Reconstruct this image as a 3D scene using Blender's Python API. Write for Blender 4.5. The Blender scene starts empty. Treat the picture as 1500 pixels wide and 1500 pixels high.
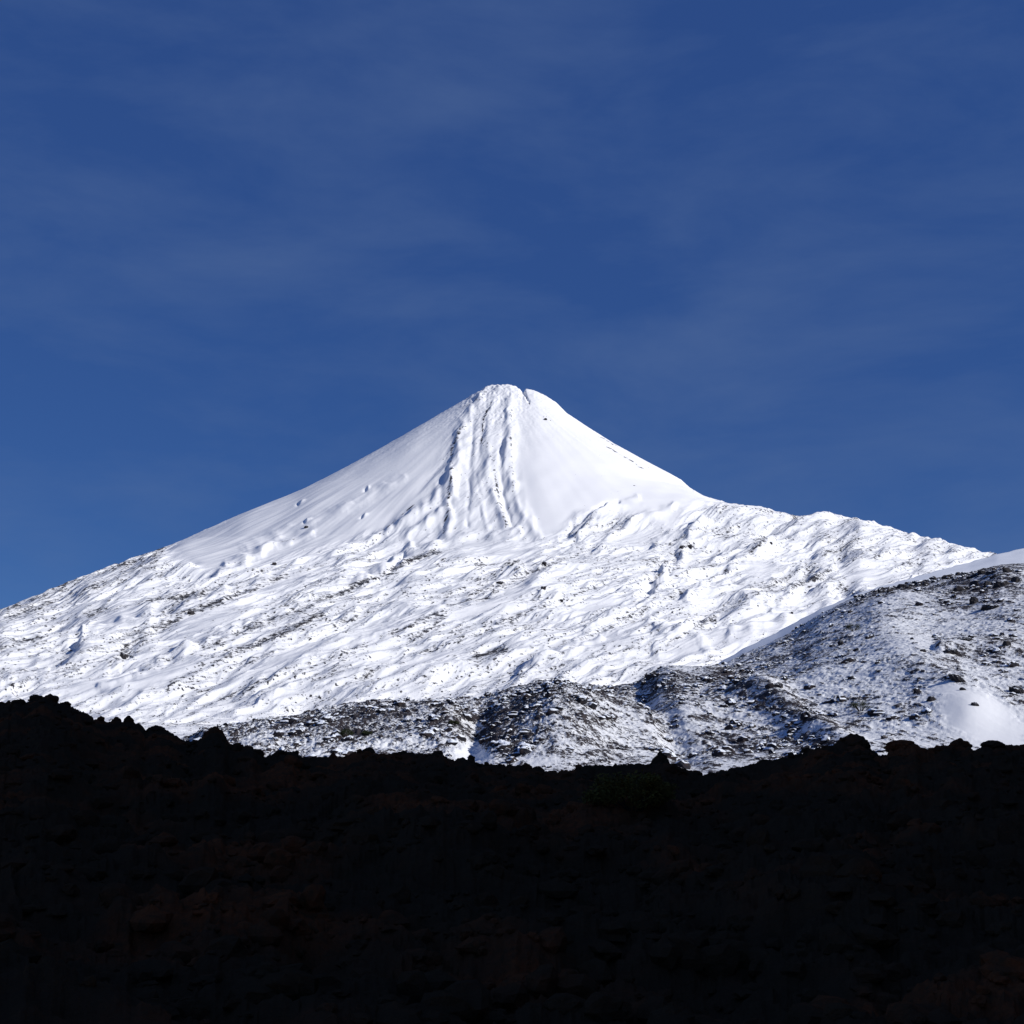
import bpy, math, random
import numpy as np

# ------------------------------------------------------------------ camera, sky, sun, exposure
SC = bpy.context.scene
F = 2060.0                       # focal length in photo pixels (photo is 1500 wide)
PITCH = math.atan(400 / F)
CP, SP = math.cos(PITCH), math.sin(PITCH)
cam_d = bpy.data.cameras.new('camera')
cam = bpy.data.objects.new('camera', cam_d)
SC.collection.objects.link(cam)
cam_d.sensor_width = 36.0
cam_d.lens = F / 1500 * 36.0
cam_d.clip_start = 0.1
cam_d.clip_end = 60000
cam.location = (0, 0, 0)
cam.rotation_euler = (math.radians(90) + PITCH, 0, 0)
SC.camera = cam

SUN = np.array([0.83, -0.29, 0.52]); SUN /= np.linalg.norm(SUN)
elev = math.asin(SUN[2]); azim = math.atan2(SUN[0], SUN[1])      # azimuth clockwise from +Y
world = bpy.data.worlds.new('World'); SC.world = world
world.use_nodes = True
nt = world.node_tree; N = nt.nodes; L = nt.links
N.clear()
out = N.new('ShaderNodeOutputWorld'); bg = N.new('ShaderNodeBackground')
sky = N.new('ShaderNodeTexSky'); sky.sky_type = 'NISHITA'; sky.sun_disc = False
sky.sun_elevation = elev; sky.sun_rotation = azim
sky.altitude = 3600; sky.air_density = 0.75; sky.dust_density = 0.15; sky.ozone_density = 2.5
tc = N.new('ShaderNodeTexCoord'); mp = N.new('ShaderNodeMapping')
mp.inputs['Scale'].default_value = (3.0, 3.0, 9.0)
mp.inputs['Rotation'].default_value = (0.0, math.radians(-12), 0.0)
nz = N.new('ShaderNodeTexNoise'); nz.inputs['Scale'].default_value = 1.6
nz.inputs['Detail'].default_value = 7; nz.inputs['Roughness'].default_value = 0.58
nz.inputs['Distortion'].default_value = 0.25
rp = N.new('ShaderNodeMapRange'); rp.inputs['From Min'].default_value = 0.42; rp.inputs['From Max'].default_value = 0.78
rp.inputs['To Max'].default_value = 0.34
mx = N.new('ShaderNodeMix'); mx.data_type = 'RGBA'
gm = N.new('ShaderNodeHueSaturation'); gm.inputs['Saturation'].default_value = 1.22; gm.inputs['Value'].default_value = 1.0
mx.inputs['B'].default_value = (1.5, 2.4, 4.6, 1)
L.new(tc.outputs['Generated'], mp.inputs['Vector']); L.new(mp.outputs['Vector'], nz.inputs['Vector'])
L.new(nz.outputs['Fac'], rp.inputs['Value']); L.new(rp.outputs['Result'], mx.inputs['Factor'])
even = N.new('ShaderNodeMix'); even.data_type = 'RGBA'; even.inputs['Factor'].default_value = 0.52
even.inputs['B'].default_value = (0.48, 1.18, 4.35, 1)          # deep even blue of dry high mountain air
L.new(sky.outputs['Color'], gm.inputs['Color']); L.new(gm.outputs['Color'], even.inputs['A']); L.new(even.outputs['Result'], mx.inputs['A'])
tint = N.new('ShaderNodeMix'); tint.data_type = 'RGBA'; tint.blend_type = 'MULTIPLY'; tint.inputs['Factor'].default_value = 1.0
tint.inputs['B'].default_value = (1.0, 1.0, 1.0, 1)
L.new(mx.outputs['Result'], tint.inputs['A']); L.new(tint.outputs['Result'], bg.inputs['Color']); L.new(bg.outputs['Background'], out.inputs['Surface'])
bg.inputs['Strength'].default_value = 0.075

sd = bpy.data.lights.new('sun', 'SUN'); sd.energy = 4.3; sd.angle = math.radians(0.53); sd.color = (1.0, 0.965, 0.92)
so = bpy.data.objects.new('sun', sd); SC.collection.objects.link(so)
from mathutils import Vector
so.rotation_euler = Vector(SUN.tolist()).to_track_quat('Z', 'Y').to_euler()
SC.view_settings.view_transform = 'Standard'; SC.view_settings.look = 'None'
SC.view_settings.exposure = 0.0; SC.view_settings.gamma = 1.0

# ------------------------------------------------------------------ maths helpers
rng = np.random.RandomState(7)
PERM = rng.permutation(256).astype(np.int32); PERM = np.concatenate([PERM, PERM])
ANG = rng.rand(256) * 2 * np.pi
GX = np.cos(ANG).astype(np.float32); GY = np.sin(ANG).astype(np.float32)
RX = rng.rand(256).astype(np.float32); RY = rng.rand(256).astype(np.float32); RZ = rng.rand(256).astype(np.float32)

def _h(ix, iy, s):
    return PERM[PERM[(ix + s * 17) & 255] + ((iy + s * 31) & 255)]

def pn(x, y, s=0):
    """gradient noise, about -1..1"""
    x = np.asarray(x, np.float64) + s * 13.7; y = np.asarray(y, np.float64) + s * 7.3
    fx = np.floor(x); fy = np.floor(y)
    ix = fx.astype(np.int32); iy = fy.astype(np.int32)
    u = (x - fx).astype(np.float32); v = (y - fy).astype(np.float32)
    su = u * u * u * (u * (u * 6 - 15) + 10); sv = v * v * v * (v * (v * 6 - 15) + 10)
    def g(dx, dy):
        h = _h(ix + dx, iy + dy, s)
        return GX[h] * (u - dx) + GY[h] * (v - dy)
    a = g(0, 0); b = g(1, 0); c = g(0, 1); d = g(1, 1)
    a = a + su * (b - a); c = c + su * (d - c)
    return 1.5 * (a + sv * (c - a))

def fbm(x, y, o=4, s=0, gain=0.5):
    r = 0; a = 1.0; t = 0
    for i in range(o):
        r = r + a * pn(x * 2.03 ** i, y * 2.03 ** i, s + i); t += a; a *= gain
    return r / t

def ridged(x, y, o=4, s=0, gain=0.5):
    r = 0; a = 1.0; t = 0
    for i in range(o):
        n = 1 - np.abs(pn(x * 2.07 ** i, y * 2.07 ** i, s + i)) * 1.6
        r = r + a * n; t += a; a *= gain
    return r / t

def worley(x, y, s=0):
    """(F1, F2-F1, random value of the nearest cell)"""
    x = np.asarray(x, np.float64); y = np.asarray(y, np.float64)
    fx = np.floor(x); fy = np.floor(y)
    ix = fx.astype(np.int32); iy = fy.astype(np.int32)
    u = (x - fx).astype(np.float32); v = (y - fy).astype(np.float32)
    f1 = np.full(u.shape, 9, np.float32); f2 = f1.copy(); rv = np.zeros(u.shape, np.float32)
    for dx in (-1, 0, 1):
        for dy in (-1, 0, 1):
            h = _h(ix + dx, iy + dy, s)
            d = np.hypot(dx + RX[h] - u, dy + RY[h] - v)
            m = d < f1
            f2 = np.where(m, f1, np.minimum(f2, d)); rv = np.where(m, RZ[h], rv); f1 = np.where(m, d, f1)
    return f1, f2 - f1, rv

def sstep(a, b, x):
    t = np.clip((x - a) / (b - a), 0, 1); return t * t * (3 - 2 * t)

def project(X, Y, Z):
    dep = Y * CP + Z * SP; up = -Y * SP + Z * CP
    dep = np.maximum(dep, 1e-3)
    return 750 + F * X / dep, 750 - F * up / dep

def ray(px, py):
    """slopes X/Y and Z/Y of the sight line through a photo pixel"""
    u = (px - 750) / F; v = (750 - py) / F
    y = CP - v * SP; z = SP + v * CP
    return u / y, z / y

def stroke(px, py, pts, w):
    """falloff 0..1 round a polyline"""
    pts = np.array(pts, float); w3 = w * 3
    m = (px > pts[:, 0].min() - w3) & (px < pts[:, 0].max() + w3) & (py > pts[:, 1].min() - w3) & (py < pts[:, 1].max() + w3)
    out = np.zeros(px.shape, np.float32)
    x = px[m]; y = py[m]
    if x.size == 0: return out
    d2 = np.full(x.shape, 1e9)
    for (x0, y0), (x1, y1) in zip(pts[:-1], pts[1:]):
        dx, dy = x1 - x0, y1 - y0
        t = np.clip(((x - x0) * dx + (y - y0) * dy) / (dx * dx + dy * dy + 1e-9), 0, 1)
        d2 = np.minimum(d2, (x - x0 - t * dx) ** 2 + (y - y0 - t * dy) ** 2)
    out[m] = np.exp(-d2 / (w * w)); return out

def blob(px, py, cx, cy, rx, ry, ang=0):
    a = math.radians(ang); c, s = math.cos(a), math.sin(a)
    x = px - cx; y = py - cy
    u = (x * c + y * s) / rx; v = (-x * s + y * c) / ry
    return np.exp(-(u * u + v * v))

def poly_mask(px, py, pts, soft):
    """1 inside a polygon, fading over `soft` outside/inside its edge"""
    pts = np.array(pts, float); inside = np.zeros(px.shape, bool); d2 = np.full(px.shape, 1e9)
    n = len(pts)
    for i in range(n):
        x0, y0 = pts[i]; x1, y1 = pts[(i + 1) % n]
        if abs(y1 - y0) > 1e-6:
            c = ((y0 > py) != (y1 > py)) & (px < (x1 - x0) * (py - y0) / (y1 - y0) + x0); inside ^= c
        dx, dy = x1 - x0, y1 - y0
        t = np.clip(((px - x0) * dx + (py - y0) * dy) / (dx * dx + dy * dy), 0, 1)
        d2 = np.minimum(d2, (px - x0 - t * dx) ** 2 + (py - y0 - t * dy) ** 2)
    d = np.sqrt(d2) * np.where(inside, 1, -1)
    return sstep(-soft, soft, d)

def fan_columns(n, s_in, s_out=1.0, n_out=40):
    a = np.linspace(-s_in, s_in, n)
    b = s_in + (s_out - s_in) * (np.arange(1, n_out + 1) / n_out) ** 1.5
    return np.concatenate([-b[::-1], a, b])

def grid_mesh(name, X, Y, Z, mat, attrs=None):
    nr, ncol = X.shape
    co = np.stack([X, Y, Z], -1).reshape(-1, 3).astype(np.float32)
    idx = np.arange(nr * ncol, dtype=np.int32).reshape(nr, ncol)
    q = np.stack([idx[:-1, :-1], idx[:-1, 1:], idx[1:, 1:], idx[1:, :-1]], -1).reshape(-1, 4)
    me = bpy.data.meshes.new(name)
    me.vertices.add(len(co)); me.vertices.foreach_set('co', co.ravel())
    me.loops.add(q.size); me.loops.foreach_set('vertex_index', q.ravel())
    me.polygons.add(len(q)); me.polygons.foreach_set('loop_start', np.arange(0, q.size, 4, dtype=np.int32))
    me.update(calc_edges=True)
    for k, v in (attrs or {}).items():
        a = me.attributes.new(k, 'FLOAT', 'POINT'); a.data.foreach_set('value', v.astype(np.float32).ravel())
    me.materials.append(mat)
    o = bpy.data.objects.new(name, me); SC.collection.objects.link(o)
    return o

def tag(o, label=None, cat=None, group=None, kind=None):
    if label: o['label'] = label
    if cat: o['category'] = cat
    if group: o['group'] = group
    if kind: o['kind'] = kind
    return o

def calibrate(s, Y, Z, px_pts, rows, iters=3, w=None, sig=8.0, fine=0.0, fine_w=160.0):
    """nudge the crest of a height field so that its skyline has the wanted elevation in each direction;
    the smoothed nudge reaches as far as w, what is left of it (times fine) only the crest itself"""
    pts = np.array(px_pts, float)
    ss, tt = ray(pts[:, 0], pts[:, 1])
    o = np.argsort(ss); want = np.interp(s, ss[o], tt[o])
    inside = (s > ss.min() - .005) & (s < ss.max() + .005)
    k = np.arange(-int(3 * sig), int(3 * sig) + 1); k = np.exp(-(k / sig) ** 2 / 2); k /= k.sum(); h = len(k) // 2
    for _ in range(iters):
        r = Z / Y
        have = r[rows].max(0)
        yc_ = Y[r[rows].argmax(0), np.arange(len(s))]
        c = np.interp(s, s[inside], (want - have)[inside])
        cs = np.convolve(np.pad(c, h, mode='edge'), k, mode='valid')
        Z = Z + cs[None, :] * Y * w
        if np.any(fine):
            Z = Z + ((c - cs) * fine)[None, :] * Y * np.exp(-((Y - yc_[None, :]) / fine_w) ** 2)
    return Z

# ------------------------------------------------------------------ materials
def nodes_mat(name):
    m = bpy.data.materials.new(name); m.use_nodes = True
    t = m.node_tree; t.nodes.clear()
    o = t.nodes.new('ShaderNodeOutputMaterial'); b = t.nodes.new('ShaderNodeBsdfPrincipled')
    t.links.new(b.outputs[0], o.inputs['Surface'])
    return m, t, b

def mathn(t, op, a, b=None, c=None):
    n = t.nodes.new('ShaderNodeMath'); n.operation = op
    for i, v in enumerate((a, b, c)):
        if v is None: continue
        if isinstance(v, (int, float)): n.inputs[i].default_value = v
        else: t.links.new(v, n.inputs[i])
    return n.outputs[0]

def noise_node(t, vec, scale, detail=4, rough=0.6, dist=0.0):
    n = t.nodes.new('ShaderNodeTexNoise'); n.inputs['Scale'].default_value = scale
    n.inputs['Detail'].default_value = detail; n.inputs['Roughness'].default_value = rough
    n.inputs['Distortion'].default_value = dist
    t.links.new(vec, n.inputs['Vector']); return n.outputs['Fac']

def ramp_range(t, v, a, b, c=0.0, d=1.0, smooth=True):
    n = t.nodes.new('ShaderNodeMapRange'); n.interpolation_type = 'SMOOTHSTEP' if smooth else 'LINEAR'
    t.links.new(v, n.inputs['Value'])
    for k, x in zip(('From Min', 'From Max', 'To Min', 'To Max'), (a, b, c, d)): n.inputs[k].default_value = x
    return n.outputs['Result']

def mixc(t, f, a, b):
    n = t.nodes.new('ShaderNodeMix'); n.data_type = 'RGBA'
    if isinstance(f, (int, float)): n.inputs['Factor'].default_value = f
    else: t.links.new(f, n.inputs['Factor'])
    for k, v in (('A', a), ('B', b)):
        if isinstance(v, tuple): n.inputs[k].default_value = v + (1,)
        else: t.links.new(v, n.inputs[k])
    return n.outputs['Result']

def snow_rock(name, grain, rot, stretch, snow=(0.86, 0.89, 0.93), rock_a=(0.05, 0.052, 0.06), rock_b=(0.10, 0.085, 0.075), bump=1.0, fine=0.35, edge=0.10, thin=(0.86, 0.87, 0.885)):
    """snow over rock; the vertex value 'rock' (0..1) says how much rock comes through; grain in metres"""
    m, t, b = nodes_mat(name)
    g = t.nodes.new('ShaderNodeNewGeometry')
    mp = t.nodes.new('ShaderNodeMapping'); mp.vector_type = 'TEXTURE'
    mp.inputs['Rotation'].default_value = (0, 0, rot); mp.inputs['Scale'].default_value = (stretch, 1, 0.8)
    t.links.new(g.outputs['Position'], mp.inputs['Vector'])
    v = mp.outputs['Vector']
    at = t.nodes.new('ShaderNodeAttribute'); at.attribute_name = 'rock'
    n1 = noise_node(t, v, 1 / grain, 5, 0.7, 0.4)
    n2 = noise_node(t, g.outputs['Position'], 2.7 / grain, 2, 0.6)
    k = mathn(t, 'MULTIPLY_ADD', mathn(t, 'SUBTRACT', n1, 0.5), fine * 2, at.outputs['Fac'])
    k = mathn(t, 'MULTIPLY_ADD', mathn(t, 'SUBTRACT', n2, 0.5), fine, k)
    mask = ramp_range(t, k, 0.5 - edge, 0.5 + edge)
    rc = mixc(t, noise_node(t, g.outputs['Position'], 0.08 / grain, 3), rock_a, rock_b)
    sc = mixc(t, noise_node(t, g.outputs['Position'], 0.05 / grain, 4), snow, tuple(x * 0.95 for x in snow))
    at3 = t.nodes.new('ShaderNodeAttribute'); at3.attribute_name = 'rough'      # thin gritty snow on broken ground, deep clean snow elsewhere
    thin_n = noise_node(t, v, 0.09 / grain, 4, .6)
    sc = mixc(t, mathn(t, 'MULTIPLY', at3.outputs['Fac'], ramp_range(t, thin_n, .25, .7, .45, 1.0)), sc, tuple(x * k for x, k in zip(snow, thin)))
    t.links.new(mixc(t, mask, sc, rc), b.inputs['Base Color'])
    b.inputs['Roughness'].default_value = 0.85; b.inputs['Specular IOR Level'].default_value = 0.2
    bp = t.nodes.new('ShaderNodeBump'); bp.inputs['Strength'].default_value = 0.6 * bump; bp.inputs['Distance'].default_value = grain * 0.5
    hgt = mathn(t, 'MULTIPLY_ADD', mask, 0.6, mathn(t, 'MULTIPLY', n1, 0.7))
    at2 = t.nodes.new('ShaderNodeAttribute'); at2.attribute_name = 'rough'
    t.links.new(mathn(t, 'MULTIPLY', hgt, at2.outputs['Fac']), bp.inputs['Height'])
    t.links.new(bp.outputs['Normal'], b.inputs['Normal'])
    return m

# ------------------------------------------------------------------ the volcano
SKYLINE = [(-60, 915), (0, 893), (50, 873), (100, 852), (150, 833), (200, 815), (240, 802), (270, 790), (310, 772), (350, 754), (400, 734), (440, 718), (480, 698), (520, 677),
           (560, 655), (600, 632), (650, 603), (690, 580), (706, 571), (714, 567), (726, 564.5), (742, 564), (755, 566), (762, 571), (766, 576), (768, 574), (770, 569.5), (782, 572), (800, 580), (815, 590), (830, 605),
           (860, 625), (900, 650), (940, 672), (980, 693), (998, 703), (1010, 714), (1030, 726), (1055, 734), (1080, 739), (1110, 741), (1140, 749), (1165, 755), (1183, 756), (1196, 750),
           (1210, 748), (1225, 755), (1242, 757), (1270, 762), (1300, 771), (1340, 783), (1370, 788), (1410, 800), (1460, 812), (1520, 828), (1600, 850)]
D0 = 5000.0
pk_s, pk_t = ray(740, 564)
PX, PY = pk_s * D0, D0
sl = np.array(SKYLINE, float); _s, _t = ray(sl[:, 0], sl[:, 1])
lm = _s <= pk_s
RL = (-(_s[lm] * D0 - PX)[::-1], (_t[lm] * D0)[::-1]); RR = ((_s[~lm] * D0 - PX), (_t[~lm] * D0))
zt = pk_t * D0
rl = (np.concatenate([[0], RL[0], [2600, 4200, 7000]]), np.concatenate([[zt], RL[1], [430, 120, -20]]))
rr = (np.concatenate([[0], RR[0], [3000, 4400, 7000]]), np.concatenate([[zt], RR[1], [500, 200, -20]]))
pf = (np.array([0, 50, 150, 400, 700, 1000, 1160, 1300, 1600, 2200, 2900, 3600, 4300, 9000]),
      np.array([zt, zt - 12, zt - 85, zt - 262, zt - 465, zt - 655, zt - 752, 640, 560, 408, 235, 62, 10, -10]))
pb = (np.array([0, 100, 1200, 3500, 7000]), np.array([zt, zt - 30, 800, 100, -20]))

def volcano_base(X, Y):
    dx = X - PX; dy = PY - Y
    r = np.hypot(dx, dy) + 1e-6
    c2 = (dy / r) ** 2
    side = np.where(dx < 0, np.interp(r, *rl), np.interp(r, *rr))
    # a wide front: the side profile only rules close to the skyline
    fr = np.where(dy > 0, np.interp(r, *pf), np.interp(r, *pb))
    return fr * c2 + side * (1 - c2)

s = fan_columns(1560, 0.395, 1.3, 60)
yy = np.concatenate([np.arange(1000, 5240, 4.0), 5240 + (np.arange(1, 60) / 59) ** 1.6 * 4500])
Y = np.repeat(yy[:, None], len(s), 1); X = s[None, :] * Y
Z = volcano_base(X, Y)
fr_w = sstep(1000, 2800, Y)
calrows = slice(0, len(yy))
Z = calibrate(s, Y, Z, SKYLINE, calrows, 3, fr_w, 30)
px, py = project(X, Y, Z)

FLOW = math.radians(69)   # lava ran down to the left and slightly towards the viewer
ca, sa = math.cos(FLOW), math.sin(FLOW)
KY = 4300.0
UX = X * (KY / Y) ** 0.75; UY = KY * ((Y / KY) ** 0.25 - 1) / 0.25     # blocks get smaller towards the toe of the flow
al = UX * ca + UY * sa; ac = -UX * sa + UY * ca           # along / across the flow
wx = fbm(UX / 420, UY / 700, 3, 3) * 38; wy = fbm(UX / 420, UY / 700, 3, 9) * 38
AS = (Y / 4300.0) ** 0.75

smooth_l = poly_mask(px, py, [(705, 560), (600, 610), (430, 700), (270, 770), (245, 812), (300, 838), (395, 818), (500, 800), (560, 775), (610, 745), (640, 690), (668, 630)], 14)
smooth_r = poly_mask(px, py, [(748, 560), (800, 560), (1010, 690), (1050, 730), (1000, 748), (985, 775), (900, 745), (845, 755), (812, 790), (778, 788), (758, 740), (750, 660)], 14)
cone_mid = poly_mask(px, py, [(700, 560), (790, 560), (760, 600), (752, 640), (760, 730), (782, 785), (770, 802), (600, 808), (520, 800), (585, 752), (645, 690), (668, 630)], 16)
smooth = np.clip(smooth_l + smooth_r, 0, 1)
# calm snow basins among the lava
basins = 0
for b_ in [(300, 915, 60, 16, -22), (170, 900, 40, 16, -25), (560, 835, 50, 9, -25), (740, 812, 60, 10, -3), (420, 850, 70, 9, -25), (230, 990, 60, 16, -12),
           (1150, 905, 90, 17, -20), (560, 925, 45, 14, -22), (700, 890, 80, 9, -18), (880, 890, 50, 9, -10), (1110, 830, 30, 18, 0), (930, 790, 40, 10, -10),
           (1270, 840, 40, 12, 10), (150, 1000, 70, 10, -12), (1030, 945, 60, 14, -10), (880, 940, 50, 12, -15), (420, 965, 60, 10, -20), (960, 720, 40, 15, 30), (640, 960, 60, 8, -18)]:
    basins = basins + blob(px, py, *b_)
basins = np.clip(basins, 0, 1)
soft = np.maximum(smooth, 0.75 * basins)
ragged = np.clip(1 - soft, 0, 1) * (1 - 0.65 * cone_mid)
inner = sstep(560, 640, py + 0 * px)

H = np.zeros_like(Z)
# large flow lobes and levees
lob = ridged((al + wx) / 900, (ac + wy) / 210, 3, 11, 0.55) - 0.55
H += lob * 40 * AS * ragged * sstep(1000, 1500, Y)
H += fbm(al / 420, ac / 120, 3, 21) * 20 * AS * ragged
lev = ridged((al + wx * 1.3) / 760, (ac + wy * 1.2) / 58, 3, 31, 0.6) - 0.55
H += lev * 12.5 * AS * ragged * (0.5 + 0.5 * sstep(-0.3, 0.3, fbm(X / 300, Y / 300, 2, 41)))
# clinker
cl = ridged((al + wx) / 240, (ac + wy) / 24, 4, 51, 0.62) - 0.6
H += cl * 2.4 * AS * (ragged + 0.25 * cone_mid)
cl2 = ridged((al + wx) / 60, (ac + wy) / 10, 3, 57, 0.6) - 0.6
H += cl2 * 1.1 * AS * (ragged + 0.25 * cone_mid)
f1, f21, rv = worley((al + wx) / 34, (ac + wy) / 13, 3)
H += np.clip(0.55 - f1, 0, 1) * 2.0 * AS * sstep(0.6, 0.8, rv) * ragged
# soft drift relief on the smooth faces
H += fbm(al / 260, ac / 130, 2, 61) * 4 * smooth
rad = np.arctan2(X - PX, PY - Y)
rr_ = np.hypot(X - PX, Y - PY)
H += (pn(rad * 22, rr_ / 700, 5) * 0.7 + fbm(rad * 15 + 3, rr_ / 420, 3, 6) * 7.5 * sstep(500, 1300, rr_) * (px < 700)) * smooth * sstep(50, 400, rr_)

def ridge(pts, w, amp):
    global H
    n = 0.75 + 0.9 * pn(px / 26, py / 16, int(w * 10 + pts[0][0]) % 90)
    H += stroke(px + pn(px / 17, py / 13, 3) * 5 + pn(px / 6, py / 5, 4) * 1.5, py + pn(px / 19, py / 12, 6) * 3, pts, w * 0.85) * amp * (Y / 4600) ** 1.2 * n * 0.8
# ribs running down the front of the cone
jit = pn(px / 9, py / 11, 77) * 1.8 + pn(px / 26, py / 40, 78) * 2.5
pxj = px + jit
def ridgej(pts, w, amp):
    global H
    H += stroke(pxj, py, pts, w * 1.2) * amp * 0.42 * (0.8 + 0.7 * pn(px / 14, py / 22, int(pts[0][0]) % 80)) * sstep(812, 768, py)
ridgej([(712, 574), (690, 605), (672, 640), (668, 690), (662, 735), (652, 790)], 7, 26)
ridgej([(668, 680), (654, 712), (632, 738), (600, 760), (548, 790)], 6, 34)
ridgej([(664, 715), (650, 748), (622, 772), (570, 800)], 6, 30)
ridgej([(730, 575), (716, 610), (714, 650), (716, 700), (726, 735), (742, 775), (750, 795)], 6, 20)
ridgej([(748, 575), (748, 610), (744, 650), (748, 700), (760, 740), (778, 775), (796, 796)], 7, 24)
ridgej([(700, 690), (702, 730), (712, 775)], 4, 9)
ridgej([(697, 600), (690, 650), (688, 700), (684, 770)], 3.5, -12)
ridgej([(722, 600), (704, 650), (700, 700), (706, 760)], 3, -8)
ridgej([(740, 610), (732, 660), (736, 720), (750, 770)], 3.5, -14)
ridge([(935, 732), (900, 742), (870, 762), (850, 790)], 7, 18)
ridge([(985, 745), (940, 760), (905, 780), (880, 800)], 8, 14)
ridge([(905, 735), (870, 745), (840, 770), (825, 790)], 5, -12)
H -= stroke(px, py, [(768, 572), (771, 582), (775, 588)], 1.4) * 7
# pocks and drifts on the left face
for cx, cy in [(536, 716), (448, 764), (438, 735), (533, 757)]:
    H += blob(pxj, py, cx + 3, cy - 1, 4, 2.2, -35) * 5 - blob(pxj, py, cx - 2, cy + 2, 4, 2.2, -35) * 5
ridge([(590, 700), (520, 740), (430, 775), (360, 800)], 8, 8)
ridge([(455, 782), (400, 800), (330, 825)], 6, 12)
# named folds among the lava
for pts, w, a in [([(410, 790), (370, 815), (300, 850)], 6, 14), ([(600, 800), (560, 830), (520, 850)], 7, 20), ([(590, 815), (555, 850)], 5, -16),
                  ([(300, 850), (220, 890), (120, 930)], 7, 18), ([(330, 870), (270, 890), (200, 925)], 6, 14), ([(450, 890), (330, 935), (200, 985)], 8, 16),
                  ([(120, 930), (60, 960), (0, 1000)], 9, 22), ([(110, 945), (70, 985), (30, 1010)], 8, -24), ([(190, 960), (160, 985)], 7, -16),
                  ([(1130, 790), (1080, 830), (1010, 880)], 9, 26), ([(1010, 790), (985, 830), (960, 870)], 9, 24), ([(990, 815), (960, 855), (940, 880)], 8, -20),
                  ([(1220, 830), (1180, 850), (1130, 885)], 7, 30), ([(1205, 845), (1160, 870), (1110, 895)], 7, -22), ([(1060, 745), (1020, 775), (960, 800)], 8, 18),
                  ([(940, 870), (900, 900), (850, 935)], 8, 14), ([(880, 935), (820, 965), (760, 1000)], 7, 16), ([(760, 780), (700, 785), (630, 800), (580, 815)], 7, 14),
                  ([(1180, 754), (1210, 752), (1240, 765), (1260, 775)], 8, 6), ([(1300, 800), (1230, 815), (1160, 805)], 8, 10), ([(1230, 870), (1150, 905), (1070, 930)], 8, 20),
                  ([(960, 920), (1000, 915), (1045, 960)], 8, 16), ([(270, 1010), (255, 1035), (240, 1050)], 4, 9), ([(440, 1000), (400, 1020), (380, 1035)], 5, 12)]:
    ridge(pts, w, a)
for p_ in [[(640, 800), (480, 872), (300, 945), (150, 1003)], [(740, 862), (560, 930), (400, 990), (300, 1030)], [(900, 842), (760, 900), (600, 962), (480, 1010)], [(560, 787), (400, 850), (250, 905), (90, 962)],
        [(1000, 862), (880, 920), (760, 985)], [(520, 900), (380, 960), (250, 1005)], [(1190, 820), (1080, 880), (960, 950)], [(860, 800), (740, 850), (640, 892)]]:
    ridge(p_, 6, 15)
fade = sstep(0.0, 1.0, (7000 - Y) / 1500)
Z = Z + H * fade
Z = calibrate(s, Y, Z, SKYLINE, calrows, 4, fr_w, 12, 0.9 * sstep(-.045, -.03, s) * sstep(.16, .12, s), 90)
# small knobs on the skyline
sk = np.exp(-((Y - 5000) / 260) ** 2) * sstep(0, 1, np.abs(px - 740) / 20)
rough_sky = np.where(px < 330, 1.0, np.where(px > 1040, 1.0, 0.28)) + 0.9 * np.exp(-((px - 725) / 45) ** 2)
Z += np.exp(-((Y - 5000) / 400) ** 2) * (np.abs(pn(X / 16, Y / 22, 91)) * 5 + pn(X / 45, Y / 45, 92) * 3) * rough_sky
px, py = project(X, Y, Z)

LONG = [[(640, 800), (480, 872), (300, 945), (150, 1003)], [(740, 862), (560, 930), (400, 990), (300, 1030)], [(900, 842), (760, 900), (600, 962), (480, 1010)], [(560, 787), (400, 850), (250, 905), (90, 962)],
        [(1000, 862), (880, 920), (760, 985)], [(520, 900), (380, 960), (250, 1005)], [(1190, 820), (1080, 880), (960, 950)], [(860, 800), (740, 850), (640, 892)]]
# how much rock shows
f1b, _, rvb = worley((al + wx) / 15, (ac + wy) / 7, 8)
speck = sstep(0.42, 0.2, f1b) * sstep(0.72, 0.86, rvb) * sstep(-0.25, 0.25, fbm(al / 200, ac / 60, 3, 131) + 0.1)
cov = 0.315 + 0.32 * speck + 0.13 * fbm(al / 260, ac / 70, 3, 101) + 0.16 * lev + 0.22 * np.clip(cl, -.3, .5) + 0.20 * np.clip(cl2, -.3, .5)
cov += 0.16 * (sstep(0.5, 0.1, f1) * sstep(0.45, 0.8, rv))
cov = cov - 0.34 * smooth - 0.20 * basins - 0.16 * cone_mid
def rocky(pts, w, a, noise=14):
    global cov
    cov += stroke(px, py, pts, w) * a * (0.45 + 0.9 * np.clip(pn(X / noise, Y / noise, 111) + 0.25, 0, 1))
rocky([(712, 574), (700, 583), (686, 592), (672, 600)], 4, 0.42)
rocky([(675, 628), (662, 655), (660, 700), (656, 740), (650, 780)], 3.0, 0.42)
rocky([(720, 590), (708, 612), (705, 650)], 1.8, 0.45)
rocky([(722, 668), (726, 700), (732, 735), (742, 770)], 2.5, 0.35)
rocky([(750, 600), (748, 640), (752, 690), (752, 735)], 3.0, 0.36)
rocky([(756, 570), (764, 588)], 2.5, 0.5); rocky([(768, 576), (776, 592)], 1.6, 0.6)
rocky([(795, 575), (802, 585)], 2.5, 0.4); rocky([(796, 610), (806, 616)], 2.5, 0.5)
rocky([(860, 630), (880, 640), (905, 655)], 1.6, 0.55); rocky([(885, 652), (925, 675), (945, 690)], 1.8, 0.6)
rocky([(925, 710), (945, 716)], 2, 0.45)
rocky([(608, 738), (585, 757), (556, 782)], 1.2, 0.75, 60)
rocky([(0, 895), (60, 872), (130, 845), (200, 818), (280, 790)], 6, 0.16)
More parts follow.
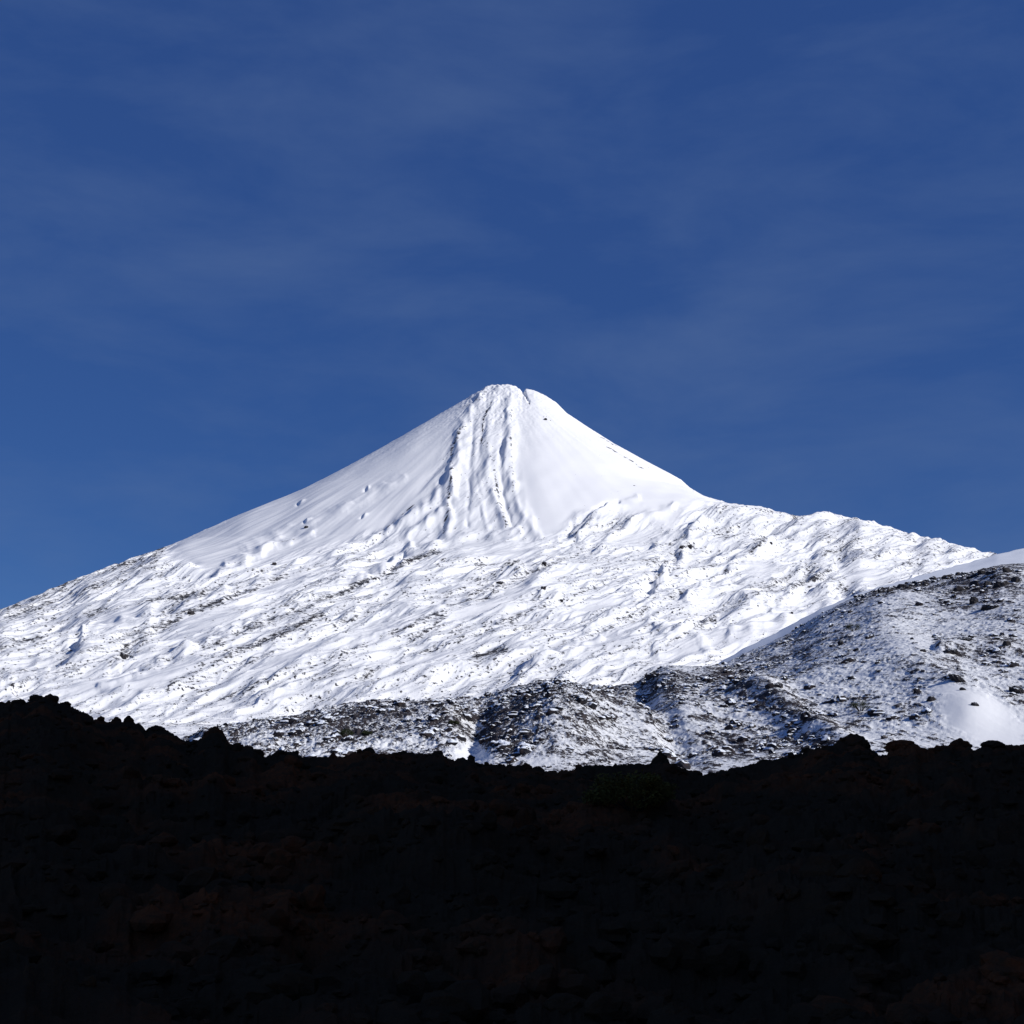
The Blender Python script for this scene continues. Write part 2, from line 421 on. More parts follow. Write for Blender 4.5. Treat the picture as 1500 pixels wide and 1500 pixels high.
rocky([(10, 905), (120, 865), (230, 822)], 5, 0.16)
rocky([(400, 795), (430, 790)], 3, 0.4); rocky([(440, 775), (470, 783)], 3, 0.3)
for p_ in [[(130, 900), (220, 880), (300, 870)], [(180, 950), (280, 900), (360, 865), (420, 842)], [(60, 935), (0, 950)], [(170, 965), (190, 958)], [(250, 1000), (360, 950), (470, 900)],
           [(330, 830), (380, 810), (405, 800)], [(500, 870), (600, 820), (640, 808)], [(560, 930), (640, 900)], [(1000, 800), (1015, 798)], [(1060, 840), (1120, 790)],
           [(1160, 860), (1220, 835)], [(1230, 860), (1260, 872)], [(1040, 960), (1075, 930)], [(700, 830), (760, 822)], [(650, 905), (600, 940)], [(740, 950), (700, 960)]]:
    rocky(p_, 5, 0.26)
cov += blob(px, py, 1240, 800, 60, 12, 10) * 0.08
for i_, p_ in enumerate(LONG):
    rocky([(a_, b_ + 4) for a_, b_ in p_], 4.5, 0.15)
cov = np.clip(cov, 0, 1)
rough = np.clip(ragged + 0.3 * cone_mid, 0.05, 1)
M_VOLC = snow_rock('volcano_snow', 3.0, FLOW, 3.4, snow=(0.885, 0.89, 0.90), rock_a=(0.022, 0.025, 0.034), rock_b=(0.045, 0.04, 0.04), bump=0.7, fine=0.50, edge=0.06)
volcano = tag(grid_mesh('mountain', X, Y, Z, M_VOLC, {'rock': cov, 'rough': rough}), 'snow covered volcanic cone with ribs of lava down its front and rocky lower flanks', 'mountain', kind='structure')
VOLC = (px[:1070].copy(), py[:1070].copy(), X[:1070].copy(), Y[:1070].copy(), Z[:1070].copy())

# ------------------------------------------------------------------ smooth snow slope between the volcano and the near ridge
SNOWLINE = [(980, 1010), (1010, 990), (1040, 978), (1090, 950), (1140, 925), (1200, 893), (1260, 868), (1330, 848), (1380, 834), (1420, 824), (1460, 812), (1500, 803), (1560, 792), (1640, 780)]
s = fan_columns(500, 0.40, 1.2, 30); s = s[s > 0.08]
yy = np.arange(1000, 2600, 8.0)
Y = np.repeat(yy[:, None], len(s), 1); X = s[None, :] * Y
a_ = np.array(SNOWLINE, float); ss_, tt_ = ray(a_[:, 0], a_[:, 1])
yc = np.interp(s, [0.1, 0.4, 1.2], [1380, 1550, 1900])[None, :]
tc_ = np.interp(s, ss_, tt_)[None, :]
zc = tc_ * yc
zc = np.where(s[None, :] < ss_[0], zc - (ss_[0] - s[None, :]) * yc * 0.9, zc)
d = Y - yc
Z = zc - np.where(d < 0, -d * 0.30, 0) - 0.32 * np.maximum(d, 0) - 6 * np.exp(-(d / 60) ** 2)
Z += fbm(X / 220, Y / 260, 3, 5) * 3 + fbm(X / 30, Y / 50, 2, 8) * 0.5
Z = calibrate(s, Y, Z, SNOWLINE, slice(0, len(yy)), 2, np.ones_like(Y), 10)
px, py = project(X, Y, Z)
cov = 0.10 + 0.22 * stroke(px, py, [(1200, 893), (1380, 836)], 6) * 0.6 + 0.05 * fbm(X / 30, Y / 60, 3, 3)
M_SLOPE = snow_rock('slope_snow', 2.5, 0.3, 1.5, bump=0.3, fine=0.30, edge=0.12)
tag(grid_mesh('snow_slope', X, Y, Z, M_SLOPE, {'rock': cov, 'rough': 0.15 + 0 * cov}), kind='structure')

# ------------------------------------------------------------------ near ridge of lava blocks dusted with snow
RIDGE = [(-80, 1130), (180, 1100), (262, 1080), (300, 1070), (330, 1064), (365, 1058), (400, 1052), (440, 1045), (480, 1034), (520, 1028), (560, 1024), (610, 1025), (640, 1022), (700, 1020), (730, 1012), (760, 1004), (790, 997), (812, 994),
         (840, 1000), (875, 1003), (900, 1006), (925, 1000), (945, 990), (965, 979), (990, 975), (1025, 977), (1060, 972), (1090, 957), (1120, 945), (1160, 925), (1200, 900),
         (1240, 880), (1275, 866), (1290, 862), (1340, 852), (1380, 845), (1420, 838), (1465, 827), (1500, 825), (1580, 815), (1700, 800)]
s = fan_columns(1420, 0.392, 1.2, 40)
yy = np.concatenate([np.arange(330, 1180, 0.95), 1180 + (np.arange(1, 40) / 39) ** 1.5 * 500])
Y = np.repeat(yy[:, None], len(s), 1); X = s[None, :] * Y
a_ = np.array(RIDGE, float); ss_, tt_ = ray(a_[:, 0], a_[:, 1])
yc = np.interp(s, [-0.4, -0.22, -0.02, 0.04, 0.10, 0.2, 0.36, 1.2], [560, 620, 720, 740, 820, 960, 1040, 1150])[None, :]
tc_ = np.interp(s, ss_, tt_)[None, :]
zc = tc_ * yc; zf = 0.0
q = np.clip((Y - 330) / (yc - 330), 0, 1)
Z = zf + (zc - zf) * (0.82 * q + 0.18 * np.sin(q * math.pi / 2))
d = np.maximum(Y - yc, 0); Z -= 0.35 * d
Z = np.maximum(Z, -12)
px, py = project(X, Y, Z)
front = sstep(330, 420, Y)
H = fbm(X / 130, Y / 150, 3, 7) * 7 * front
H += blob(px, py, 830, 1070, 75, 60) * 9 - stroke(px, py, [(712, 1030), (700, 1065), (690, 1120)], 20) * 3.5
H += -stroke(px, py, [(940, 1010), (975, 1050), (1010, 1110), (1025, 1140)], 20) * 4 + stroke(px, py, [(980, 985), (1100, 1010), (1200, 1060), (1240, 1090)], 18) * 4
H += stroke(px, py, [(1340, 850), (1300, 900), (1330, 960), (1400, 1020), (1420, 1040)], 40) * 3
H += stroke(px, py, [(1380, 958), (1430, 950), (1560, 960)], 9) * 3
H += stroke(px, py, [(1330, 850), (1400, 850), (1500, 848)], 8) * 4
H += stroke(px, py, [(300, 1085), (420, 1075), (560, 1060), (660, 1060)], 14) * 4
Z = Z + H * front
# streaks that run down the slope to the right
SA = math.radians(-62)
u = X * math.cos(SA) + Y * math.sin(SA) * 0.45; v = -X * math.sin(SA) + Y * math.cos(SA) * 0.45
px, py = project(X, Y, Z)
streak_w = sstep(820, 1000, px)
wn = pn(X / 25, Y / 40, 12) * 3
st = ridged((v + wn) / 2.6, (u + wn) / 16, 3, 14, 0.6) - 0.6
bx_ = pn(X / 5, Y / 7, 33) * 1.6
w1, w121, wr = worley((X + bx_) / 3.1, (Y + bx_) / 5.2, 5)
w2, w221, wr2 = worley(X / 1.3 + 3, (Y + bx_) / 2.3, 9)
smooth = np.clip(blob(px, py, 1440, 1052, 75, 32, 32) * 1.5 + blob(px, py, 1250, 990, 60, 10, 15) * 0.4 + blob(px, py, 690, 1105, 28, 14) * 0.8
                 + blob(px, py, 1330, 940, 80, 20, -5) * 0.35 + blob(px, py, 1330, 1090, 25, 8, 20) * 0.7, 0, 1)
smooth = np.clip(smooth - 0.0, 0, 1) ; smooth = sstep(0.25, 0.75, smooth + 0.45 * fbm(X / 9, Y / 14, 3, 44) * (smooth > .03))
blk = 1 - 0.9 * smooth
big = sstep(0.55, 0.9, wr)
H = np.sqrt(np.clip(0.36 - w1 * w1, 0, 1)) * (0.15 + 0.9 * big) * blk + np.sqrt(np.clip(0.36 - w2 * w2, 0, 1)) * (0.1 + 0.9 * wr2) * blk
H += (ridged(X / 9, Y / 12, 3, 15) - .6) * 1.4 * blk + st * 0.8 * streak_w * blk
Z = Z + H * front * (1 - 0.5 * streak_w)
Z = calibrate(s, Y, Z, RIDGE, slice(0, len(yy)), 2, sstep(-0.3, 0.0, (Y - yc) / yc), 14)
px, py = project(X, Y, Z)
gz, _ = np.gradient(Z, axis=0), None
slope_up = gz / np.maximum(np.gradient(Y, axis=0), 1e-3)
gx = np.gradient(Z, axis=1) / np.maximum(np.gradient(X, axis=1), 1e-3)
steep = np.hypot(slope_up, gx)
dark = np.zeros_like(px)
for b_ in [(420, 1060, 120, 16, -8, .14), (560, 1045, 90, 18, -4, .10), (760, 1040, 70, 22, -10, .10), (728, 1080, 26, 34, 0, .16), (860, 1060, 60, 26, 10, .04), (800, 1015, 110, 10, 0, .06),
           (1010, 1000, 80, 14, -5, .14), (1150, 1030, 90, 26, 18, .12), (1100, 1090, 80, 14, 8, .16), (1200, 1075, 30, 22, 10, .10), (1010, 1085, 20, 40, -25, -.22), (1080, 1045, 60, 12, 15, -.08),
           (1400, 842, 90, 9, -8, .22), (1290, 866, 60, 8, -18, .20), (1440, 862, 50, 10, 0, .18), (1390, 885, 22, 10, 10, .20), (1460, 935, 60, 8, -5, .14), (1440, 968, 50, 9, 5, .14),
           (1400, 995, 14, 18, -35, .18), (1490, 1010, 20, 10, 20, .16), (1330, 1035, 30, 10, 0, .12), (1345, 1060, 60, 14, 10, .08), (1150, 960, 90, 16, -15, .06), (1230, 1010, 60, 16, 0, -.10),
           (1300, 930, 110, 26, 0, -.12), (1440, 1050, 66, 38, 35, -.5), (1290, 1000, 60, 12, 20, -.10), (690, 1105, 28, 14, 0, -.4), (560, 1090, 90, 12, 0, -.10), (430, 1090, 60, 10, 0, -.08), (1420, 915, 80, 12, 0, -.10),
           (520, 1075, 22, 8, 0, .2), (1250, 1078, 40, 10, 0, -.1), (800, 1115, 90, 8, 0, -.12)]:
    dark += blob(px, py, *b_[:5]) * b_[5]
right = sstep(950, 1150, px)
cov = 0.525 - 0.02 * right + 1.15 * dark + (steep - 0.55) * 0.14 + 0.30 * fbm(X / 12, Y / 20, 4, 25, .6) + 0.16 * fbm(X / 50, Y / 80, 2, 26) - 0.035 * right + 0.22 * fbm(v / 4.5, u / 18, 3, 27) * streak_w + st * 0.42 * streak_w * sstep(960, 1010, py)
cov += 0.10 * (wr - 0.5) - 0.05 * sstep(.3, .0, w2)
cov += (0.20 * sstep(.5, .25, w2) * sstep(.35, .8, wr2) + 0.20 * sstep(.5, .3, w1) * big - 0.10) * blk
cov = np.clip(cov - 0.2 * smooth, 0, 1)
M_RIDGE = snow_rock('ridge_snow', 0.9, SA, 1.8, snow=(0.82, 0.83, 0.845), rock_a=(0.018, 0.020, 0.027), rock_b=(0.048, 0.035, 0.032), bump=0.9, fine=0.66, edge=0.05)
ridge_o = tag(grid_mesh('lava_ridge', X, Y, Z, M_RIDGE, {'rock': cov, 'rough': np.clip(blk, .1, 1)}), kind='structure')
RDG = (px, py, X, Y, Z); RCOV = cov

# ------------------------------------------------------------------ foreground: dark lava in the shade
FORE = [(-80, 1035), (-30, 1026), (0, 1030), (14, 1027), (17, 1031), (20, 1027), (40, 1028), (52, 1022), (66, 1020), (76, 1024), (82, 1028), (95, 1030), (110, 1037), (125, 1045), (140, 1052), (155, 1057), (175, 1056), (192, 1057), (205, 1060),
        (213, 1071), (220, 1067), (236, 1066), (250, 1072), (264, 1082), (280, 1087), (292, 1082), (305, 1074), (318, 1072), (330, 1078), (336, 1090), (352, 1092), (370, 1093), (378, 1105), (390, 1109), (410, 1102), (430, 1100), (440, 1108), (455, 1109),
        (475, 1108), (505, 1108), (520, 1101), (560, 1104), (600, 1103), (650, 1105), (656, 1112), (690, 1111), (700, 1119), (740, 1120), (764, 1121), (780, 1124), (800, 1130), (840, 1128), (852, 1121), (895, 1121), (935, 1118), (950, 1120), (962, 1116),
        (976, 1114), (986, 1121), (1000, 1126), (1018, 1132), (1030, 1135), (1050, 1130), (1090, 1122), (1130, 1113), (1160, 1108), (1190, 1098), (1222, 1090), (1240, 1084), (1260, 1087), (1275, 1096), (1290, 1107), (1299, 1105), (1303, 1096), (1320, 1091),
        (1340, 1090), (1348, 1096), (1366, 1095), (1388, 1090), (1420, 1093), (1426, 1099), (1436, 1095), (1446, 1091), (1480, 1091), (1500, 1093), (1600, 1090)]
s = fan_columns(1250, 0.392, 1.1, 60)
yy = np.concatenate([np.linspace(3.0, 10, 90)[:-1], np.linspace(10, 56, 520), 56 + np.linspace(0, 1, 60)[1:] ** 1.4 * 260])
Y = np.repeat(yy[:, None], len(s), 1); X = s[None, :] * Y
a_ = np.array(FORE, float); ss_, tt_ = ray(a_[:, 0], a_[:, 1])
yc = (np.interp(s, [-0.4, -0.1, 0.1, 0.4], [44, 38, 36, 42]) + pn(s * 9, s * 0, 4) * 3)[None, :]
tc_ = np.interp(s, ss_, tt_)[None, :]
zc = tc_ * yc
q = np.clip((Y - 2) / (yc - 2), 0, 1)
Z = -1.75 + (zc + 1.75) * q ** 1.15
Z -= 0.22 * np.maximum(Y - yc, 0) * sstep(0, 8, Y - yc)
Z = np.maximum(Z, -6.0 + 0 * Y)
near = sstep(4, 10, Y)
wx = pn(X / 2.2, Y / 2.2, 2) * .5; wy = pn(X / 2.2, Y / 2.2, 3) * .5
Z += fbm(X / 5, Y / 5, 3, 1) * 0.45 * near
for sc_, am in ((3.0, .34), (1.3, .26), (0.6, .15), (0.28, .07)):
    w1, w121, wr = worley((X + wx) / sc_, (Y + wy) / sc_, int(sc_ * 10))
    Z += (np.sqrt(np.clip(0.45 - w1 * w1, 0, 1)) * (0.3 + 1.1 * wr) - .25) * am * near
Z += (ridged(X / .7, Y / .7, 4, 5, .65) - .6) * 0.20 * near
Z = calibrate(s, Y, Z, FORE, slice(0, len(yy)), 3, sstep(-0.45, -0.02, (Y - yc) / yc), 7)

def lava_mat():
    m, t, b = nodes_mat('dark_lava')
    g = t.nodes.new('ShaderNodeNewGeometry'); p = g.outputs['Position']
    n = noise_node(t, p, 0.35, 4, .6, .3); n2 = noise_node(t, p, 9, 5, .7)
    c = mixc(t, ramp_range(t, n, .46, .66), (0.062, 0.036, 0.019), (0.22, 0.062, 0.022))
    c = mixc(t, ramp_range(t, n2, .35, .75), c, (0.078, 0.042, 0.021))
    t.links.new(c, b.inputs['Base Color']); b.inputs['Roughness'].default_value = 0.95; b.inputs['Specular IOR Level'].default_value = 0.0
    bp = t.nodes.new('ShaderNodeBump'); bp.inputs['Strength'].default_value = .9; bp.inputs['Distance'].default_value = .06
    t.links.new(n2, bp.inputs['Height']); t.links.new(bp.outputs['Normal'], b.inputs['Normal'])
    return m
M_LAVA = lava_mat()
tag(grid_mesh('lava_field', X, Y, Z, M_LAVA), kind='structure')
FPX, FPY = project(X, Y, Z)
FLD = (FPX, FPY, X, Y, Z)

# high bank added out of frame to the right, to shade the foreground
gx_ = np.linspace(0, 1, 160); gy_ = np.linspace(-140, 75, 200)
GX2, GY2 = np.meshgrid(gx_, gy_)
Yb = GY2; basex = 38 + 0.18 * np.maximum(GY2, 0) + pn(GY2 / 20, GY2 * 0, 3) * 3
Xb = basex + GX2 * 130
Zb = -3 + 64 * sstep(0, 0.17, GX2) + fbm(Xb / 14, Yb / 14, 4, 6) * 4
Zb *= 1 - 0.9 * sstep(45, 75, GY2) * 1.0
tag(grid_mesh('added_shade_bank', Xb, Yb, Zb, M_LAVA), kind='structure')

# ground to the horizon
bmx = np.array([[-30000, 30000], [-30000, 30000]], float); bmy = np.array([[-30000, -30000], [30000, 30000]], float)
M_G = snow_rock('ground_snow', 6, 0, 1)
tag(grid_mesh('ground', bmx, bmy, np.full((2, 2), -14.0), M_G, {'rock': np.full((2, 2), .5), 'rough': np.full((2, 2), .3)}), kind='structure')

# ------------------------------------------------------------------ single rocks and bushes
import bmesh
from mathutils import noise as mn, Matrix
def rock_mesh(name, seed, w, dp, h, mat, sub=4, jag=0.45, spike=0.0):
    """angular lava rock, flat-footed, w x dp x h metres"""
    bm = bmesh.new(); bmesh.ops.create_icosphere(bm, subdivisions=sub, radius=1.0)
    o = Vector((seed * 3.7, seed * 1.9, seed * 5.3))
    for v in bm.verts:
        p = v.co.copy()
        c = mn.cell_vector(p * 1.3 + o)
        n = mn.noise(p * 1.1 + o) * 0.5 + mn.noise(p * 2.4 + o) * 0.32 + (abs(mn.noise(p * 4.9 + o)) - .25) * 0.34 + (abs(mn.noise(p * 10.5 + o)) - .25) * 0.18
        d = mn.voronoi(p * 1.7 + o)[0]
        n += (d[1] - d[0]) * 0.45 - 0.12
        q = p * (1 + jag * n)
        if spike and q.z > 0: q.z += spike * max(0, 1 - 2.2 * math.hypot(p.x, p.y)) 
        v.co = Vector((q.x * w / 2, q.y * dp / 2, (q.z * 0.5 + 0.22) * h))
    me = bpy.data.meshes.new(name); bm.to_mesh(me); bm.free(); me.materials.append(mat)
    return me

def scatter(name, field, n, size, mat, keep, seed, sink=0.25, tall=0.8):
    """a litter of angular blocks lying on a terrain, one mesh"""
    fx, fy, X_, Y_, Z_ = field
    r = np.random.RandomState(seed)
    bases = []
    for k in range(6):
        me = rock_mesh('tmp', 200 + k, 2, 1.8, 1.8, mat, 2, 0.75)
        co = np.zeros(len(me.vertices) * 3); me.vertices.foreach_get('co', co)
        tri = np.zeros(len(me.polygons) * 3, np.int32); me.polygons.foreach_get('vertices', tri)
        bases.append((co.reshape(-1, 3), tri.reshape(-1, 3))); bpy.data.meshes.remove(me)
    w = keep.ravel() / keep.sum()
    idx = r.choice(w.size, n, p=w)
    V = []; T = []; off = 0
    for j in idx:
        co, tri = bases[r.randint(6)]
        y = Y_.ravel()[j]; sz = size(r)
        a = r.rand() * 6.283; c, s_ = math.cos(a), math.sin(a)
        q = co * np.array([sz, sz * r.uniform(.6, 1), sz * r.uniform(.5, 1.1) * tall])
        q = np.stack([q[:, 0] * c - q[:, 1] * s_, q[:, 0] * s_ + q[:, 1] * c, q[:, 2]], 1)
        V.append(q + np.array([X_.ravel()[j], y, Z_.ravel()[j] - sink * sz])); T.append(tri + off); off += len(co)
    V = np.concatenate(V); T = np.concatenate(T)
    me = bpy.data.meshes.new(name); me.vertices.add(len(V)); me.vertices.foreach_set('co', V.astype(np.float32).ravel())
    me.loops.add(T.size); me.loops.foreach_set('vertex_index', T.astype(np.int32).ravel())
    me.polygons.add(len(T)); me.polygons.foreach_set('loop_start', np.arange(0, T.size, 3, dtype=np.int32))
    me.update(calc_edges=True); me.shade_flat(); me.materials.append(mat)
    o = bpy.data.objects.new(name, me); SC.collection.objects.link(o); return o

def at(field, px_, py_):
    """the point of a terrain that shows at a photo pixel"""
    fx, fy, X_, Y_, Z_ = field
    d = (fx - px_) ** 2 + (fy - py_) ** 2
    m = np.where(d < max(d.min() * 1.5, 4.0), Y_, 1e9)
    i = np.unravel_index(m.argmin(), m.shape)
    return float(X_[i]), float(Y_[i]), float(Z_[i])

def crest(field, px_):
    fx, fy, X_, Y_, Z_ = field
    c = np.abs(fx[300] - px_).argmin()
    i = (Z_[:, c] / Y_[:, c]).argmax()
    return float(X_[i, c]), float(Y_[i, c]), float(Z_[i, c])

def make_rock(name, loc, wpx, hpx, mat, seed, label, cat='rock', group=None, deep=0.8, sub=4, spike=0.0, sink=0.0, rot=0.0):
    m = loc[1] / F
    o = bpy.data.objects.new(name, rock_mesh(name, seed, wpx * m, wpx * m * deep, hpx * m * 1.35, mat, sub, spike=spike))
    o.location = (loc[0], loc[1], loc[2] - sink * hpx * m); o.rotation_euler = (0, rot, seed * 0.7 if not rot else 0)
    SC.collection.objects.link(o); return tag(o, label, cat, group)

def rock_mat(name, a, b, snow=0.0, scale=1.0):
    m, t, bs = nodes_mat(name)
    g = t.nodes.new('ShaderNodeNewGeometry'); p = g.outputs['Position']
    n = noise_node(t, p, scale, 5, .65)
    c = mixc(t, ramp_range(t, n, .35, .7), a, b)
    if snow:
        # snow caught on the upper sides
        sx = t.nodes.new('ShaderNodeSeparateXYZ'); t.links.new(g.outputs['Normal'], sx.inputs[0])
        k = mathn(t, 'MULTIPLY_ADD', n, 0.9, sx.outputs['Z'])
        c = mixc(t, ramp_range(t, k, 1.42 - snow, 1.52 - snow), c, (0.80, 0.84, 0.9))
    t.links.new(c, bs.inputs['Base Color']); bs.inputs['Roughness'].default_value = .92; bs.inputs['Specular IOR Level'].default_value = 0.1
    bp = t.nodes.new('ShaderNodeBump'); bp.inputs['Strength'].default_value = .8; bp.inputs['Distance'].default_value = .3 / scale
    t.links.new(n, bp.inputs['Height']); t.links.new(bp.outputs['Normal'], bs.inputs['Normal'])
    return m
M_RK = rock_mat('bare_rock', (0.022, 0.024, 0.030), (0.055, 0.046, 0.044), 0.15, 0.5)

fpx, fpy = FLD[0], FLD[1]
fw = np.where((fpx > -60) & (fpx < 1560) & (FLD[3] < 58), 1.0 / FLD[3] ** 0.2, 0) * (FLD[3] > 8)
tag(scatter('lava_rubble', FLD, 5200, lambda r: 0.05 + 0.16 * r.rand() ** 3, M_LAVA, fw, 3), 'dark loose lava clinker covering the shaded foreground', 'rubble', kind='stuff')
M_BLK = rock_mat('block_rock', (0.018, 0.020, 0.027), (0.048, 0.036, 0.034), 0.42, 0.7)
rw = np.where((RDG[0] > -40) & (RDG[0] < 1540) & (RDG[3] < 1060), np.clip(RCOV - 0.42, 0, 1) ** 1.5 * (0.12 + sstep(-0.05, 0.45, fbm(RDG[2] / 22, RDG[3] / 34, 3, 61))), 0)
tag(scatter('block_rubble', RDG, 9000, lambda r: 0.35 + 2.1 * r.rand() ** 5, M_BLK, rw, 4), 'snow dusted dark lava blocks littering the near ridge', 'rubble', kind='stuff')
G1 = 'dark boulders on the skyline of the foreground lava'
for i, (x, w, h, sp, lab) in enumerate([
        (24, 20, 10, 0, 'small rounded black lava boulder on the foreground skyline near the left edge'),
        (70, 30, 12, .25, 'peaked black lava crag forming the highest point of the foreground at far left'),
        (48, 20, 10, 0, 'low knobbly black boulder just left of the highest foreground crag'),
        (168, 14, 12, 0, 'left of the twin round black boulders on the sloping foreground skyline'),
        (186, 16, 14, 0, 'right and larger of the twin round black boulders on the sloping foreground skyline'),
        (228, 26, 9, 0, 'flat topped black boulder on the foreground skyline right of the twin boulders'),
        (312, 34, 18, 0, 'broad black boulder mound standing where the snowy lava ridge begins'),
        (487, 13, 11, .3, 'small pointed black stone standing up against the snow left of centre'),
        (590, 22, 9, 0, 'squat black boulder on the foreground skyline below the snowy gully edge'),
        (772, 18, 10, 0, 'rounded black boulder on the foreground skyline beside the bright snow pocket'),
        (968, 30, 22, .5, 'tall thin black lava spike sticking up in front of the near ridge'),
        (1250, 50, 20, .2, 'large peaked black boulder on the foreground skyline at right'),
        (1320, 42, 14, 0, 'broad flat black boulder with steep left side right of the large peaked boulder'),
        (1408, 34, 16, .2, 'angular black boulder with a sloping top near the smooth snow slope'),
        (1460, 40, 10, 0, 'long low black boulder on the foreground skyline near the right edge')]):
    L_ = crest(FLD, x)
    make_rock('lava_boulder', L_, w, h, M_LAVA, i + 1, lab, 'boulder', G1, spike=sp, sink=0.55)
G2 = 'dark outcrops on the volcano'
for i, (x, y, w, h, lab) in enumerate([
        (798, 826, 9, 6, 'small dark outcrop alone on white snow below the foot of the cone'),
        (797, 861, 8, 5, 'small dark outcrop straight below another one in the middle of the snowfield'),
        (733, 853, 10, 4, 'flat dark outcrop in the snow left of the two central outcrops'),
        (281, 898, 13, 7, 'dark blocky outcrop on the rocky band of the left lower flank'),
        (1011, 801, 9, 6, 'larger of two dark outcrops side by side below the right foot of the cone'),
        (998, 801, 6, 5, 'smaller of two dark outcrops side by side below the right foot of the cone'),
        (1131, 796, 5, 4, 'tiny dark outcrop in the snow of the right shoulder'),
        (448, 771, 7, 4, 'dark outcrop poking from the smooth grey left face of the cone'),
        (800, 613, 7, 3, 'dark outcrop high on the bright right face of the cone'),
        (824, 881, 7, 4, 'small dark outcrop in the lower middle snowfield'),
        (181, 963, 12, 10, 'dark outcrop with blue shade beside it low on the left flank'),
        (403, 826, 7, 5, 'dark outcrop under the smooth left face where the rough lava begins'),
        (1160, 1002 - 105, 5, 4, 'tiny dark outcrop on the smooth snow tongue at the right')]):
    make_rock('rock_outcrop', at(VOLC, x, y), w, h, M_RK, i + 30, lab, 'rock', G2, sub=3, sink=0.2)
G3 = 'bare dark rocks on the near ridge'
for i, (x, y, w, h, rt, lab) in enumerate([
        (955, 990, 18, 9, -.3, 'dark angular rock on the crest of the near ridge at its saddle'),
        (1140, 1004, 15, 8, .2, 'dark rock lying in snow below the crest of the near ridge'),
        (698, 1077, 13, 5, 0, 'dark flat rock in the bright snow gully of the near ridge'),
        (1428, 1032, 11, 6, .5, 'small dark rock alone on the smooth snow slope at lower right'),
        (1402, 995, 28, 9, .65, 'long slanting dark rock above the smooth snow slope at right'),
        (1410, 1009, 9, 5, .3, 'small dark rock right below the long slanting one'),
        (1231, 943, 10, 9, 0, 'round dark boulder on the snowy upper slope of the near ridge'),
        (1418, 936, 18, 5, .1, 'thin flat dark rock in a snow patch near the right edge'),
        (1393, 955, 24, 8, -.2, 'dark ledge of rock at the left end of the right hand rock band'),
        (1425, 882, 13, 13, .1, 'tall dark block under the brown cliff band at upper right'),
        (1450, 889, 30, 8, 0, 'low dark rock shelf right of the tall block at upper right'),
        (1475, 944, 13, 10, .2, 'hollow ringed dark boulder near the right edge'),
        (1488, 1012, 26, 10, .4, 'dark slanting outcrop at the right edge above the smooth snow'),
        (1353, 953, 9, 5, .3, 'small pointed dark rock in snow left of the rock band'),
        (1365, 1025, 14, 9, .4, 'dark rock in the cluster left of the smooth snow slope')]):
    make_rock('ridge_rock', at(RDG, x, y), w, h, M_RK, i + 60, lab, 'rock', G3, sub=4, sink=0.2, rot=rt)
for i, (x0, x1, y0, y1, n, hh, lab) in enumerate([
        (1290, 1370, 866, 850, 9, 10, 'dark broken cliff band along the crest of the near ridge'),
        (1400, 1490, 862, 852, 9, 12, 'brown black cliff band below the crest at the upper right edge'),
        (1385, 1480, 842, 838, 8, 8, 'black jagged rocks topping the near ridge at the right edge')]):
    root = bpy.data.objects.new('cliff_band', None); SC.collection.objects.link(root); ox = None
    for k in range(n):
        f = (k + .5) / n; p = at(RDG, x0 + (x1 - x0) * f, y0 + (y1 - y0) * f + 3 * math.sin(k * 2.1 + i))
        if ox is None: ox = p
        m_ = p[1] / F
        me = rock_mesh('rock_block', 90 + i * 20 + k, (x1 - x0) / n * 2.0 * m_, 9 * m_, hh * (0.6 + .5 * math.sin(k * 1.7 + i) ** 2) * m_ * 1.3, M_RK, 3)
        o = bpy.data.objects.new('rock_block', me); o.parent = root; SC.collection.objects.link(o)
        o.location = (p[0] - ox[0], p[1] - ox[1], p[2] - ox[2] - hh * .3 * m_); o.rotation_euler = (0.2 * math.sin(k), 0.3 * math.sin(k * 3), k)
    root.location = ox
    tag(root, lab, 'cliff', 'cliff bands on the near ridge')

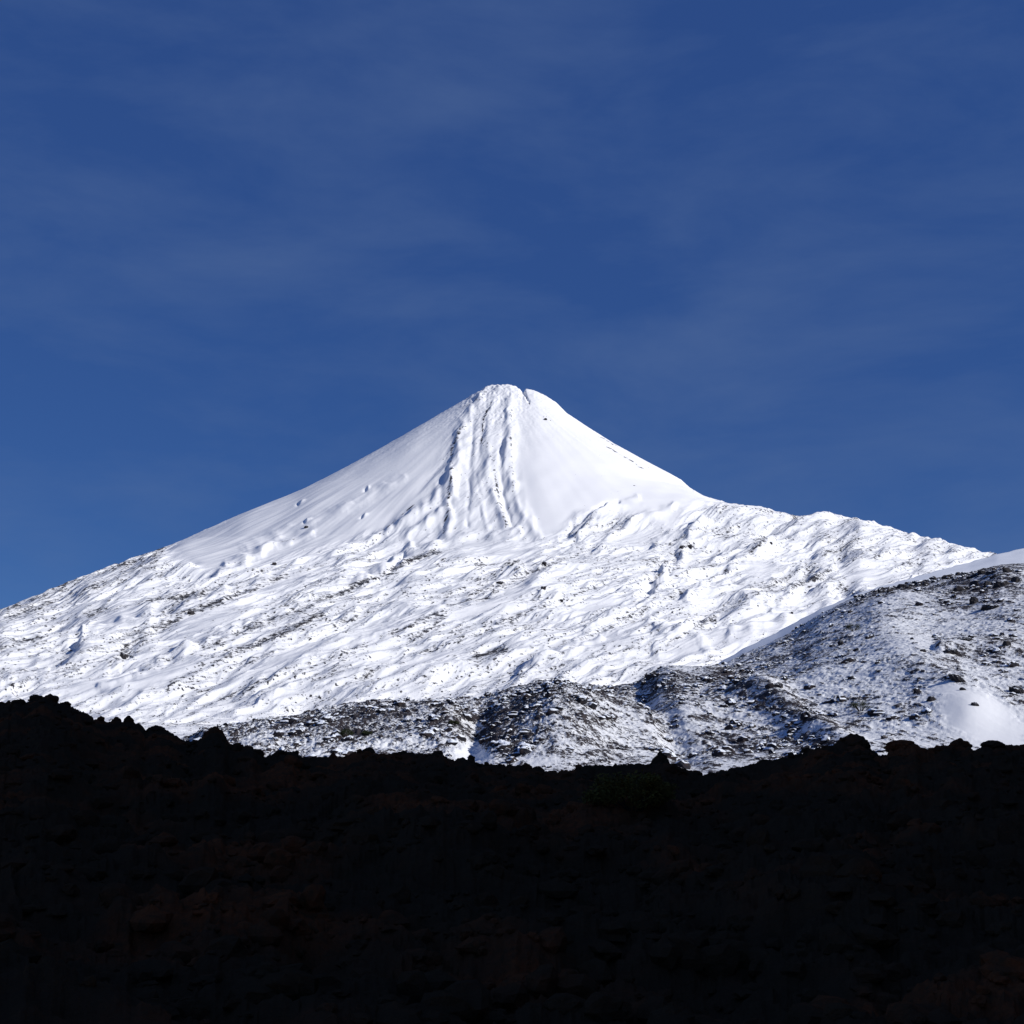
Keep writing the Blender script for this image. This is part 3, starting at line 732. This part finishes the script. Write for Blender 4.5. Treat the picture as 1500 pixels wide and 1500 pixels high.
M_LEAF = rock_mat('bush_leaf', (0.016, 0.022, 0.012), (0.035, 0.042, 0.020), 0, 2.0)
M_OLIVE = rock_mat('olive_leaf', (0.10, 0.070, 0.014), (0.17, 0.115, 0.02), 0, 4.0)
M_WOOD = rock_mat('bush_wood', (0.03, 0.024, 0.018), (0.05, 0.04, 0.03), 0, 3.0)
def bush(loc, w, h, mat, seed, label, nleaf, leaf, deep=0.7):
    r = random.Random(seed)
    root = bpy.data.objects.new('bush', None); root.location = loc; SC.collection.objects.link(root); tag(root, label, 'bush')
    clumps = [(r.uniform(-.42, .42), r.uniform(-.4, .4), r.uniform(.25, .75), r.uniform(.12, .24)) for _ in range(16)]
    vs = []; fs = []
    for _ in range(nleaf):
        cx, cy, cz, cr = r.choice(clumps)
        d = Vector((r.gauss(0, 1), r.gauss(0, 1), r.gauss(0, 1))).normalized() * cr * r.uniform(.5, 1.1)
        p = Vector(((cx + d.x) * w, (cy + d.y) * w * deep, max(.03, (cz + d.z * 1.2) * (1 - .5 * abs(cx) * 1.6)) * h))
        a = Vector((r.gauss(0, 1), r.gauss(0, 1), r.gauss(0, 1))).normalized(); b = a.orthogonal().normalized()
        L1 = leaf * r.uniform(.6, 1.4); n = len(vs)
        vs += [p - a * L1, p + b * L1 * .45, p + a * L1, p - b * L1 * .45]; fs.append((n, n + 1, n + 2, n + 3))
    me = bpy.data.meshes.new('foliage'); me.from_pydata(vs, [], fs); me.materials.append(mat)
    o = bpy.data.objects.new('foliage', me); o.parent = root; SC.collection.objects.link(o)
    bm = bmesh.new()
    for cx, cy, cz, cr in clumps:
        a = Vector((cx * .15 * w, cy * .15 * w * deep, -0.1 * h)); b = Vector((cx * w, cy * w * deep, cz * h * .8)); ax = b - a
        mtx = Matrix.Translation((a + b) / 2) @ ax.to_track_quat('Z', 'Y').to_matrix().to_4x4()
        bmesh.ops.create_cone(bm, segments=6, radius1=w * .014, radius2=w * .005, depth=ax.length, matrix=mtx, cap_ends=True)
    me = bpy.data.meshes.new('stem'); bm.to_mesh(me); bm.free(); me.materials.append(M_WOOD)
    o = bpy.data.objects.new('stem', me); o.parent = root; SC.collection.objects.link(o)
    return root
for x, y, wp, hp, lab in [(1262, 1040, 34, 17, 'dark green bush growing in snow on the near ridge at right'),
                          (1250, 904 + 18, 24, 12, 'dark olive bush below the upper crest of the near ridge'),
                          (505, 1078, 24, 11, 'dark bush on the left arm of the near ridge among small blocks'),
                          (538, 1076, 16, 7, 'smaller dark bush right of another on the left arm of the near ridge'),
                          (665, 1060, 16, 7, 'low olive bush left of the snow gully on the near ridge')]:
    p = at(RDG, x, y); m_ = p[1] / F
    bush(p, wp * m_, hp * m_ * 1.2, M_LEAF, int(x), lab, 1500, .16)
p = at(FLD, 930, 1185); m_ = p[1] / F
bush(p, 125 * m_, 62 * m_, M_OLIVE, 5, 'dim olive bush in front of the black foreground lava right of centre', 5000, .03, .6)
